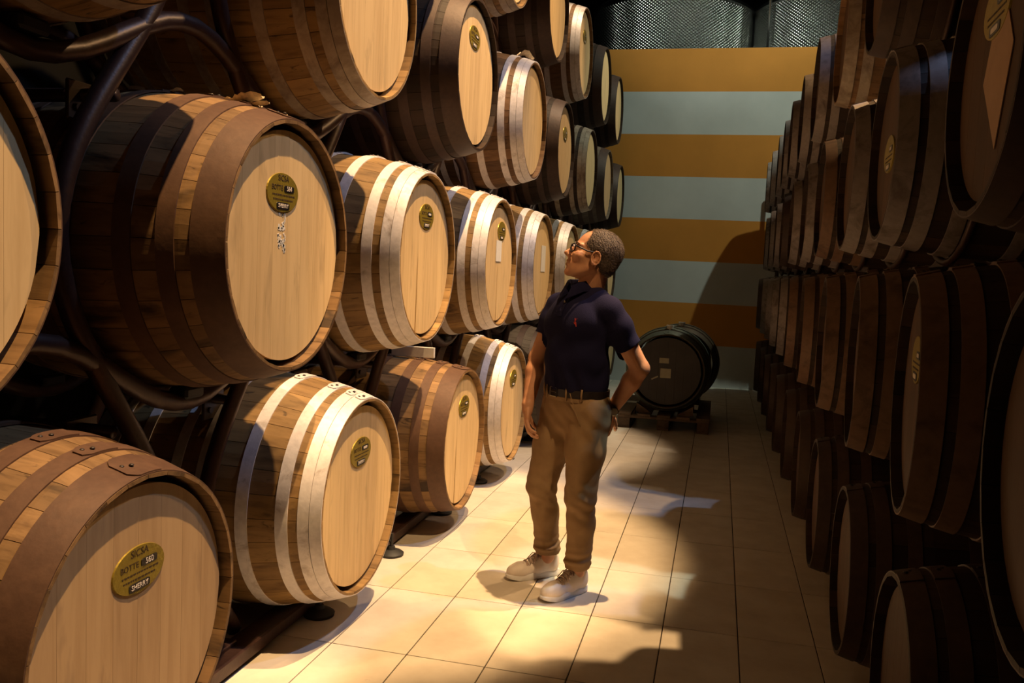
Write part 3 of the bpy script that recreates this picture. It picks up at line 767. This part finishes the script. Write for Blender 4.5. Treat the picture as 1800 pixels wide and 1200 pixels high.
# neck and head
b.cone(T(0, -.02, 1.32), Hd(-.035, 0, -.06), .064, .056, .02)
b.ell(Hd(-.018, 0, .028), (.100, .076, .084), RH, .012)
b.ell(Hd(.032, 0, -.03), (.062, .062, .085), RH, .02)
b.ell(Hd(.050, 0, -.082), (.044, .045, .036), RH, .02)
for sg in (-1, 1):
    b.cone(Hd(-.012, sg*.054, -.055), Hd(.058, sg*.026, -.104), .017, .014, .022)    # jaw line
    b.ell(Hd(.062, sg*.043, -.028), (.024, .022, .02), RH, .018)                    # cheekbone
    b.cone(Hd(.079, sg*.012, .020), Hd(.070, sg*.046, .018), .010, .009, .010)       # brow
    b.ell(Hd(.0935, sg*.031, -.001), (.017, .019, .0125), RH, .010, 'sub')           # eye socket
    b.ell(Hd(.0745, sg*.031, -.001), (.0135, .0135, .0125), RH, .003)                # eyeball and lids
    b.cone(Hd(.0875, sg*.017, .0085), Hd(.082, sg*.044, .006), .003, .0028, .004)
    # ear
    er = [Hd(-.004+.019*math.cos(a), sg*(.076+.006*math.sin(a*.5)), -.016+.029*math.sin(a)+(.003*math.cos(a))) for a in [i*2*PI/12 for i in range(13)]]
    b.ell(Hd(-.006, sg*.0745, -.014), (.017, .005, .026), RH, .004)
    for i in range(12): b.cone(er[i], er[i+1], .0042, .0042, .0025)
    b.ell(Hd(-.002, sg*.079, -.014), (.009, .006, .013), RH, .003, 'sub')
    b.ell(Hd(.002, sg*.0765, -.040), (.008, .005, .009), RH, .004)                  # lobe
    b.ell(Hd(.101, sg*.0095, -.037), (.009, .0075, .0075), RH, .005)                 # nostril wing
b.ell(Hd(.080, 0, -.1085), (.018, .021, .017), RH, .014)                            # chin
b.chain([Hd(.083, 0, .010), Hd(.099, 0, -.012), Hd(.115, 0, -.030)], [.0075, .0085, .0105], .008)
b.cone(Hd(.115, 0, -.033), Hd(.100, 0, -.043), .0085, .006, .006)
b.ell(Hd(.078, 0, -.064), (.022, .030, .020), RH, .012)                             # muzzle
b.chain([Hd(.088, -.023, -.0665), Hd(.0985, 0, -.0615), Hd(.088, .023, -.0665)], [.003, .0052, .003], .004)
b.chain([Hd(.087, -.021, -.0745), Hd(.0965, 0, -.0775), Hd(.087, .021, -.0745)], [.003, .0058, .003], .004)
b.chain([Hd(.093, -.027, -.0695), Hd(.1045, 0, -.0695), Hd(.093, .027, -.0695)], [.0012, .0016, .0012], .001)
for a_, b_ in ((Hd(.094, -.026, -.0698), Hd(.1045, 0, -.0695)), (Hd(.1045, 0, -.0695), Hd(.094, .026, -.0698))):
    b.cone(a_, b_, .0022, .0022, .002, 'sub')
# arms
for sh, el, wr in ((SL, EL, WL), (SR, ER, WR)):
    b.chain([sh, sh+(el-sh)*.4, el], [.045, .046, .041], .02)
    b.chain([el, el+(wr-el)*.3, wr], [.041, .042, .026], .015)
def finger(p, d, side, lens, rs, curl):
    d = d/np.linalg.norm(d); pts = [p]; ax = side/np.linalg.norm(side)
    for L_, c_ in zip(lens, curl):
        ca, sa = math.cos(c_), math.sin(c_); d = d*ca+np.cross(ax, d)*sa+ax*(ax@d)*(1-ca); pts.append(pts[-1]+d*L_)
    b.chain(pts, rs, .0035)
# right hand: hangs by the thigh, fingers slightly curled round the pocket edge
dr = A3(.10, -.42, -1.); dr /= np.linalg.norm(dr); pn = A3(1, .25, .0); pn -= dr*(pn@dr); pn /= np.linalg.norm(pn); wd = np.cross(dr, pn)
b.cone(WR, WR+dr*.03, .026, .024, .01)
pc = WR+dr*.060; RP = np.stack([wd, pn, dr], 1); b.ell(pc, (.038, .0155, .048), RP, .010, p=2.)
for i, (o_, L_) in enumerate(((-.028, .9), (-.0095, 1.), (.0095, .96), (.027, .78))):
    finger(WR+dr*.088+wd*o_-pn*.002, dr+wd*o_*3, -wd, [.040*L_, .026*L_, .020*L_], [.0098, .0088, .0080, .0068], [-.35, -.5, -.35])
finger(WR+dr*.045-wd*.03+pn*.006, dr*.75-wd*.55+pn*.45, wd, [.032, .028, .022], [.0125, .0105, .0095, .0078], [.05, .1, .2])
# left hand: fingers slid into the rear hip pocket, thumb outside
dl = A3(-.22, .10, -1.); dl /= np.linalg.norm(dl); pn = A3(-.75, .62, .1); pn -= dl*(pn@dl); pn /= np.linalg.norm(pn); wd = np.cross(dl, pn)
b.cone(WL, WL+dl*.03, .026, .025, .01)
RP = np.stack([wd, pn, dl], 1); b.ell(WL+dl*.062, (.040, .0165, .048), RP, .010)
for i, (o_, L_) in enumerate(((-.028, .9), (-.0095, 1.), (.0095, .96), (.027, .78))):
    finger(WL+dl*.090+wd*o_, dl+wd*o_*3, wd, [.038*L_, .026*L_, .018*L_], [.0098, .0088, .0080, .0068], [.25, .35, .3])
finger(WL+dl*.045+wd*.032, dl*.8+wd*.6, wd, [.032, .028, .022], [.0125, .0105, .0095, .0078], [.1, .25, .3])
b.build('body', SKIN, man, 1)
# fingernails of the hanging hand are left to the skin relief
# hair
t = NT('greying_brown_hair', .55, 0, .4); v = t.coord((60, 60, 160)); n = t.noise(v, 1., 5., .7, 1.)
t.col(t.ramp(n, [(.3, (.04, .026, .02)), (.55, (.085, .058, .044)), (.8, (.20, .15, .125))])); t.bump(n, .004, .8); HAIR = t.m
hs = SDF(HC-.16, HC+.16, .003)
hs.ell(Hd(-.024, 0, .030), (.103, .082, .089), RH, .01); hs.ell(Hd(-.052, 0, -.025), (.063, .070, .062), RH, .02)
hs.ell(Hd(.115, 0, .058), (.095, .064, .055), RH, .012, 'sub')      # receding forehead
hs.ell(Hd(.095, 0, -.045), (.105, .12, .085), RH, .01, 'sub')      # face
hs.half(-HZ*.85+HX*.35, Hd(-.05, 0, -.072))
for sg in (-1, 1): hs.ell(Hd(.000, sg*.082, -.020), (.026, .022, .036), RH, .006, 'sub')
rng = np.random.RandomState(3)
ph = rng.uniform(0, 6, 12); dr_ = rng.normal(size=(12, 3))
def hw(X, Y, Z):
    x = (X-HC[0])*HX[0]+(Y-HC[1])*HX[1]+(Z-HC[2])*HX[2]; y = (X-HC[0])*HY[0]+(Y-HC[1])*HY[1]+(Z-HC[2])*HY[2]; z = (X-HC[0])*HZ[0]+(Y-HC[1])*HZ[1]+(Z-HC[2])*HZ[2]
    return .0007*np.sin(260*z+90*x+2*np.sin(60*y))+.0008*np.sin(420*z-120*y+2*np.sin(90*x))
hair_o = hs.build('hair', HAIR, man, 1)
rng = np.random.RandomState(11); hv = hair_o.data.vertices; m = MB(); NV = len(hv); sel = rng.permutation(NV)[:5200]
for i_ in sel:
    v_ = hv[int(i_)]; nn = v_.normal; pp_ = v_.co
    dl_ = Vector(-HX)*.75+Vector(-HZ)*.55+Vector(rng.normal(size=3)*.28); dl_ = (dl_-nn*dl_.dot(nn)).normalized()
    L_ = rng.uniform(.010, .020); sd = nn.cross(dl_).normalized()*.00075
    a_ = pp_-nn*.001; b_ = pp_+dl_*L_*.55+nn*.0035; c_ = pp_+dl_*L_+nn*rng.uniform(.0005, .005)
    m.add([a_-sd, a_+sd, b_+sd, b_-sd, c_], [(0, 1, 2, 3), (3, 2, 4)])
me = m.mesh('hair_strands', HAIR, True, False); o = inst('hair_strands', me, hair_o); o['kind'] = 'stuff'
# eyebrow strands and eyes
EYE = plain('dark_eye', (.03, .018, .012), .15)
for sg in (-1, 1):
    m = MB()
    m.tube([Hd(.0905, sg*.010, .020)-A3(*man.location), Hd(.0905, sg*.026, .027)-A3(*man.location), Hd(.079, sg*.046, .021)-A3(*man.location)], [.0022, .0032, .0015], 6)
    m.build('eyebrow', HAIR, man, True)
    m = MB().lathe([(0, .0138), (.003, .0136), (.0052, .0126)], 12, 'Z')
    o = m.build('iris', EYE, man, True); R_ = Matrix([list(r_) for r_ in np.stack([HY, HZ, HX], 1)]).to_4x4()
    o.matrix_local = Matrix.Translation(Vector(Hd(.0755, sg*.031, -.001)-A3(*man.location))) @ R_
# glasses
GF = plain('black_glasses_frame', (.008, .008, .012), .45, 0, .3, var=0)
m = MB(); ml = A3(*man.location)
t = NT('clear_lens', .03, 0, .5); t.b.inputs['Transmission Weight'].default_value = 1.; t.b.inputs['IOR'].default_value = 1.1; LENS = t.m
ls = []
for sg in (-1, 1):
    P = []
    for k in range(20):
        a = 2*PI*k/20; c_, s_ = math.cos(a), math.sin(a)
        yy = sg*.033+.0255*math.copysign(abs(c_)**.55, c_); zz = -.003+.0175*math.copysign(abs(s_)**.55, s_)
        P.append(Hd(.1045-.012*(abs(yy)/.06)**2-.08*(zz+.0)*.6, yy, zz)-ml)
    m.tube(P, .0030, 6, closed=True); ls.append(P)
    m.tube([Hd(.091, sg*.059, .008)-ml, Hd(.078, sg*.071, .006)-ml, Hd(.04, sg*.076, .001)-ml, Hd(-.008, sg*.0775, .010)-ml, Hd(-.03, sg*.074, -.005)-ml], [.0042, .0042, .0036, .0032, .0026], 6)
m.tube([Hd(.1035, -.009, .004)-ml, Hd(.107, 0, .007)-ml, Hd(.1035, .009, .004)-ml], .0022, 6)
m.build('glasses', GF, man, True)
for P in ls:
    c_ = sum(P)/len(P); vs = list(P)+[p_-HX*.0015 for p_ in P]; n = len(P)
    MB().add(vs, [tuple(range(n)), tuple(range(n, 2*n))[::-1]]+[(k, (k+1) % n, n+(k+1) % n, n+k) for k in range(n)]).build('lens', LENS, man)

# trousers
t = NT('khaki_cotton', .85, 0, .15); n = t.noise(t.coord((14, 14, 14)), 1., 4.); n2 = t.noise(t.coord((500, 500, 260)), 1., 2.)
t.col(t.mix(t.ramp(n, [(.35, G(0)), (.7, G(1))]), (.27, .175, .095), (.225, .145, .078))); t.bump(n2, .0006); KHAKI = t.m
q = SDF((-.95, 3.50, .06), (-.28, 4.16, .99), .0045)
KLf, KRf = KL+FD*.012, KR+FD*.012
q.ell(T(0, -.004, .88), (.168, .118, .11), RB, .03, p=2.)
q.ell(T(.0, -.03, .80), (.155, .118, .10), RB, .03)
for hp, kn, an, s_ in ((HL, KLf, AL, 1), (HR, KRf, AR, -1)):
    h2 = hp+A3(0, 0, -.02)
    q.chain([h2, h2+(kn-h2)*.45, kn], [.098, .087, .066], .03)
    q.chain([kn, kn+(an-kn)*.35-FD*.010, an+A3(0, 0, .035)], [.066, .062, .058], .025)
    for i in range(1):     # bunched cloth at the ankle
        z = .155+.022*i; ax = an+(kn-an)*((z-.10)/(.37)); q.ell(ax+FD*(.004+.003*(i % 2)), (.0585, .0585, .012), RB, .02)
q.half((0, 0, 1), (0, 0, .955)); 
for an, nz_ in ((AL, 1), (AR, 1)): pass
q.half((0, 0, -1), (0, 0, .118))
def fold(X, Y, Z):
    u = (X*.8-Y*.6); v = (X*-.6-Y*.8)
    kn = np.exp(-((Z-.44)/.085)**2); an = np.exp(-((Z-.17)/.06)**2); hp = np.exp(-((Z-.80)/.07)**2)
    return (-.0026*kn*np.sin(105*Z+30*u+2*np.sin(30*v))-.0024*an*np.sin(170*Z-32*u+2*np.sin(30*v))-.0024*hp*np.sin(70*Z+75*u+1.5*np.sin(20*v))
            -.0016*np.sin(14*Z+60*u+2*np.sin(23*v))-.0009*np.sin(60*Z+80*v))*(1.+0*X)
q.wob(fold); tr = q.build('trousers', KHAKI, man, 1)
# pocket welt, fly seam and belt loops
m = MB()
for l0, l1 in ((.075, .125), (-.075, -.125)):
    P = []
    for k in range(8):
        u = k/7; l = l0+(l1-l0)*u; z = .93-.14*u; f = .115*math.sqrt(max(0, 1-(l/.172)**2))+.012
        P.append(T(l, f, z)-ml)
    m.tube(P, .0018, 5)
m.build('pocket_seam', KHAKI, man, True)
# belt
LEA = plain('black_leather', (.015, .010, .010), .4, 0, .5)
def ring(z, a, bb, th, hgt, n=56, off=0.):
    m = MB(); vs = []
    for k in range(n):
        an = 2*PI*k/n
        for r_, dz in ((0, -hgt/2), (th, -hgt/2), (th, hgt/2), (0, hgt/2)):
            vs.append(T((a+r_)*math.cos(an), (bb+r_)*math.sin(an)+off, z+dz)-ml)
    return m.add(vs, [(k*4+j, k*4+(j+1) % 4, ((k+1) % n)*4+(j+1) % 4, ((k+1) % n)*4+j) for k in range(n) for j in range(4)])
belt = ring(.925, .160, .117, .006, .034).build('belt', LEA, man, 'auto')
m = ring(.898, .162, .118, .004, .018); m.build('waistband', KHAKI, man, 'auto')
BK = plain('steel_buckle', (.35, .33, .30), .3, 1.)
def onwaist(l, z, out): return T(l, (.117+out)*math.sqrt(max(0, 1-(l/(.160+out))**2)), z)-ml
m = MB(); P = [onwaist(l, z, .009) for l, z in ((-.045, .945), (.0, .945), (.0, .905), (-.045, .905))]
m.tube(P+[P[0]], .0022, 6); m.tube([onwaist(-.045, .925, .009), onwaist(0, .925, .010)], .0018, 6); m.build('belt_buckle', BK, man)
for l in (-.075, .055, .12, -.125):
    m = MB(); m.tube([onwaist(l, .950, .008), onwaist(l, .925, .010), onwaist(l, .895, .007)], .0045, 6); m.build('belt_loop', KHAKI, man, True)

# polo shirt
t = NT('navy_pique', .9, 0, .12); n = t.noise(t.coord((10, 10, 10)), 1., 3.); n2 = t.n('ShaderNodeTexVoronoi'); n2.inputs['Scale'].default_value = 420
t.l(t.coord(), n2.inputs['Vector']); t.col(t.mix(n, (.006, .006, .026), (.009, .008, .032))); t.bump(n2.outputs[0], .0005); t.b.inputs['Sheen Weight'].default_value = .0; NAVY = t.m
p = SDF((-.95, 3.50, .86), (-.22, 4.15, 1.46), .0042)
p.ell(T(0, .004, .96), (.160, .122, .12), RB, .03); p.ell(T(0, .014, 1.07), (.163, .130, .15), RB, .04); p.ell(T(0, .008, 1.22), (.172, .128, .155), RB, .04)
p.ell(T(.07, .055, 1.225), (.075, .052, .065), RB, .04); p.ell(T(-.07, .055, 1.225), (.075, .052, .065), RB, .04)
p.chain([T(.155, -.012, 1.300), T(.07, -.018, 1.334), T(0, -.02, 1.348), T(-.07, -.018, 1.334), T(-.155, -.012, 1.300)], [.050, .055, .058, .055, .050], .03)
p.cone(T(0, -.02, 1.33), T(0, -.012, 1.385), .075, .066, .03)
s2 = SL+(EL-SL)*.66; p.chain([SL, SL+(EL-SL)*.3, s2], [.057, .062, .062], .025)
s3 = SR+(ER-SR)*.62; p.chain([SR, SR+(ER-SR)*.3, s3], [.057, .061, .060], .025)
for s_, sh, el in ((s2, SL, EL), (s3, SR, ER)):
    d_ = (el-sh)/np.linalg.norm(el-sh); c_ = s_-d_*.02      # flat sleeve end: cut only near it
    mm = .10; sl, X, Y, Z = p.sub(c_-mm, c_+d_*.1+mm); dd = ((X-c_[0])*d_[0]+(Y-c_[1])*d_[1]+(Z-c_[2])*d_[2])
    rr_ = np.sqrt((X-c_[0])**2+(Y-c_[1])**2+(Z-c_[2])**2)
    cut = np.where((rr_ < .125), dd, -.05).astype(np.float32)
    # keep the flank of the torso
    tl = ((X-TC[0])*LF[0]+(Y-TC[1])*LF[1]); keep = np.abs(tl) > .172
    p.f[sl] = np.where(keep, np.maximum(p.f[sl], cut), p.f[sl])
    for dz_, r_ in ((-.028, .0), (-.006, .0)): pass
p.half((0, 0, 1), T(0, 0, 1.405)); p.half((0, 0, -1), (0, 0, .935))
p.cone(T(0, .03, 1.44), T(0, -.01, 1.36), .062, .052, .004, 'sub')
def pf(X, Y, Z):
    u = (X-TC[0])*.8-(Y-TC[1])*.6; v = -(X-TC[0])*.6-(Y-TC[1])*.8
    wz = np.exp(-((Z-.98)/.055)**2); ch = np.exp(-((Z-1.14)/.10)**2)
    return -.0052*wz*np.sin(70*u+24*Z+2*np.sin(30*v))-.0034*ch*np.sin(38*Z-34*u+2*np.sin(14*v))-.0020*np.sin(30*Z+36*u+2*np.sin(18*v))
p.wob(pf); p.build('polo_shirt', NAVY, man, 1)
# collar: a folded band with two points
m = MB(); N = 40; vs = []
for k in range(N+1):
    a = math.radians(100)+2*PI*(k/N)*(340/360); a = math.radians(100)+math.radians(340)*k/N
    cx_, cy_ = math.cos(a), math.sin(a)
    tip = max(0, 1-min(k, N-k)/5.)
    rise = .020 if abs(k-N/2) < N*.3 else .020-.016*(abs(k-N/2)-N*.3)/(N*.2)
    c0 = T(.060*cx_, .004+.060*cy_, 1.400+rise); c1 = T(.066*cx_, .004+.066*cy_, 1.403+rise); 
    c2 = T((.082+.02*tip)*cx_, .004+(.086+.030*tip)*cy_, 1.368+rise*.5-.030*tip); c3 = T(.056*cx_, .004+.056*cy_, 1.37)
    vs += [x-ml for x in (c0, c1, c2, c2-UPV*.003-A3(cx_, cy_, 0)*.0, c3)]
fs = []
for k in range(N):
    for j in range(5): fs.append((k*5+j, k*5+(j+1) % 5, (k+1)*5+(j+1) % 5, (k+1)*5+j))
m.add(vs, fs+[(0, 1, 2, 3, 4)[::-1], tuple(N*5+j for j in range(5))]); m.build('collar', NAVY, man, 'auto')
def onchest(l, z, out=.0): # front surface of the shirt, found on the torso ellipsoids
    f = .30; k = 0
    while f > 0:
        P_q = T(l, f, z); i = np.round((P_q-p.lo)/p.h).astype(int)
        if p.f[tuple(i)] < 0: break
        f -= .002
    return T(l, f+out, z)-ml
m = MB()
P = [onchest(0, z, .001) for z in (1.375, 1.355, 1.335, 1.31, 1.285, 1.262)]
for i in range(len(P)-1):
    a_, c_ = Vector(P[i]), Vector(P[i+1]); L_ = Vector(LF)*.017; o_ = Vector(FD)*.004
    m.add([a_-L_, a_+L_, c_+L_, c_-L_, a_-L_+o_, a_+L_+o_, c_+L_+o_, c_-L_+o_], [(4, 5, 6, 7), (0, 3, 2, 1), (0, 1, 5, 4), (2, 3, 7, 6), (1, 2, 6, 5), (3, 0, 4, 7)])
m.build('placket', NAVY, man)
BTN = plain('dark_button', (.10, .085, .08), .35)
for z in (1.352, 1.325):
    c_ = onchest(0, z, .006); m = MB().lathe([(.0055, 0), (.0055, .002), (0, .0022)], 12, 'Z')
    o = m.build('button', BTN, man, 'auto'); o.matrix_local = Matrix.Translation(Vector(c_)) @ Matrix([list(r_) for r_ in np.stack([LF, UPV, FD], 1)]).to_4x4()
# small red embroidered chest emblem: rider shape
m = MB(); RED = plain('red_thread', (.45, .03, .02), .8)
e0 = Vector(onchest(.090, 1.238, .0015)); lx, uz, fo = Vector(LF), Vector(UPV), Vector(FD)
for pl in ([(-.012, -.002), (.0, .004), (.010, .002), (.008, -.006), (-.006, -.008)], [(-.012, -.002), (-.018, .004), (-.016, .008), (-.008, .002)],
           [(-.008, -.006), (-.012, -.018), (-.009, -.018), (-.004, -.007)], [(.004, -.006), (.008, -.018), (.011, -.018), (.009, -.004)],
           [(-.002, .003), (-.004, .014), (.002, .018), (.006, .012), (.004, .003)], [(-.002, .018), (-.003, .023), (.002, .024), (.003, .018)],
           [(.002, .012), (.014, .024), (.015, .022), (.004, .009)]):
    a = [e0+lx*x*.8+uz*y*.85 for x, y in pl]; bq = [v_+fo*.0015 for v_ in a]; n = len(a)
    m.add(a+bq, [tuple(range(n, 2*n)), tuple(range(n))[::-1]]+[(k, (k+1) % n, n+(k+1) % n, n+k) for k in range(n)])
m.build('chest_emblem', RED, man)
# watch on the left wrist
wd_ = (WL-EL)/np.linalg.norm(WL-EL); wc = WL-wd_*.012
u_ = np.cross(wd_, A3(0, 0, 1)); u_ /= np.linalg.norm(u_); v_ = np.cross(wd_, u_)
P = [wc+(u_*math.cos(a)+v_*math.sin(a))*.0305-ml for a in [2*PI*k/24 for k in range(24)]]
m = MB(); 
for dd in (-.006, 0, .006): m.tube([x+wd_*dd for x in P], .0035, 6, closed=True)
m.build('watch_strap', BK, man, True)
fdir = A3(.45, -.88, .15); fdir -= wd_*(fdir@wd_); fdir /= np.linalg.norm(fdir); s_ = np.cross(fdir, wd_)
Rw = Matrix([list(r_) for r_ in np.stack([wd_, s_, fdir], 1)]).to_4x4()
o = MB().lathe([(.016, 0), (.0205, .002), (.0205, .009), (.018, .011)], 28, 'Z').build('watch_case', BK, man, 'auto'); o.matrix_local = Matrix.Translation(Vector(wc+fdir*.028-ml)) @ Rw
o2 = MB().lathe([(.0175, .0112), (.0175, .0118), (0, .012)], 28, 'Z').build('watch_dial', plain('dark_dial', (.02, .02, .022), .15), man, 'auto'); o2.matrix_local = o.matrix_local.copy()

# sneakers
WHITE = plain('white_sneaker_leather', (.78, .70, .65), .5, var=.12); SOLE = plain('white_rubber_sole', (.78, .78, .80), .55, var=.08)
LACE = plain('beige_lace', (.50, .38, .33), .8)
def shoe(heel, toe, nm, lab):
    heel, toe = A3(*heel, 0), A3(*toe, 0); d = toe-heel; d /= np.linalg.norm(d); l = A3(-d[1], d[0], 0)
    R = np.stack([d, l, UPV], 1); c = lambda a, b_, z: heel+d*a+l*b_+UPV*z
    s_ = SDF(np.minimum(heel, toe)-.09-A3(0, 0, 0), np.maximum(heel, toe)+.09+A3(0, 0, .17), .003)
    s_.chain([c(.04, 0, .05), c(.12, 0, .047), c(.20, -.004, .040), c(.235, -.003, .034)], [.034, .035, .036, .031], .02)
    s_.ell(c(.045, 0, .075), (.047, .033, .052), R, .02); s_.ell(c(.10, 0, .072), (.05, .032, .040), R, .02)
    s_.ell(c(.205, -.003, .038), (.062, .043, .034), R, .015)
    s_.cone(c(.052, 0, .17), c(.055, 0, .10), .030, .028, .004, 'sub')
    s_.half((0, 0, -1), (0, 0, .022))
    up_ = s_.build(nm, WHITE, man, 1)
    m = MB(); O = [];  N = 40      # sole outline
    for k in range(N):
        a = 2*PI*k/N; ca, sa = math.cos(a), math.sin(a)
        x = .1325+.142*math.copysign(abs(ca)**.8, ca); w_ = .037+.011*max(0, (x-.10)/.15) if x > .1 else .037
        if .06 < x < .15: w_ -= .003
        O.append((x, w_*math.copysign(abs(sa)**.75, sa)-.002))
    vs = []
    for off, z in ((.94, .0), (1., .004), (1.0, .026), (.96, .031)):
        vs += [c((x-.1325)*off+.1325, y*off, z+(.010*max(0, (x-.22)/.05) if z < .01 else 0))-ml for x, y in O]
    fs = [(j*N+k, j*N+(k+1) % N, (j+1)*N+(k+1) % N, (j+1)*N+k) for j in range(3) for k in range(N)]+[tuple(range(N))[::-1], tuple(range(3*N, 4*N))]
    m.add(vs, fs).build('shoe_sole', SOLE, man, 'auto')
    m = MB()
    for i in range(5):
        x = .115+.019*i; z = .1105-.0088*i
        m.tube([c(x-.004, .026, z-.016)-ml, c(x, .012, z)-ml, c(x+.004, -.012, z)-ml, c(x+.008, -.026, z-.016)-ml], .003, 6)
        m.tube([c(x-.004, -.026, z-.016)-ml, c(x, -.012, z+.002)-ml, c(x+.004, .012, z+.002)-ml, c(x+.008, .026, z-.016)-ml], .003, 6)
    for sg in (-1, 1):
        m.tube([c(.105, 0, .113)-ml, c(.100, sg*.018, .119)-ml, c(.115, sg*.033, .100)-ml, c(.128, sg*.022, .100)-ml, c(.108, sg*.004, .115)-ml], .0026, 6)
        m.tube([c(.105, 0, .113)-ml, c(.13, sg*.022, .112)-ml, c(.15, sg*.036, .080)-ml], .0024, 6)
    m.build('shoelaces', LACE, man, True)
shoe((-.512, 3.845), (-.652, 3.645), 'sneaker', '')
shoe((-.672, 4.005), (-.880, 3.835), 'sneaker', '')
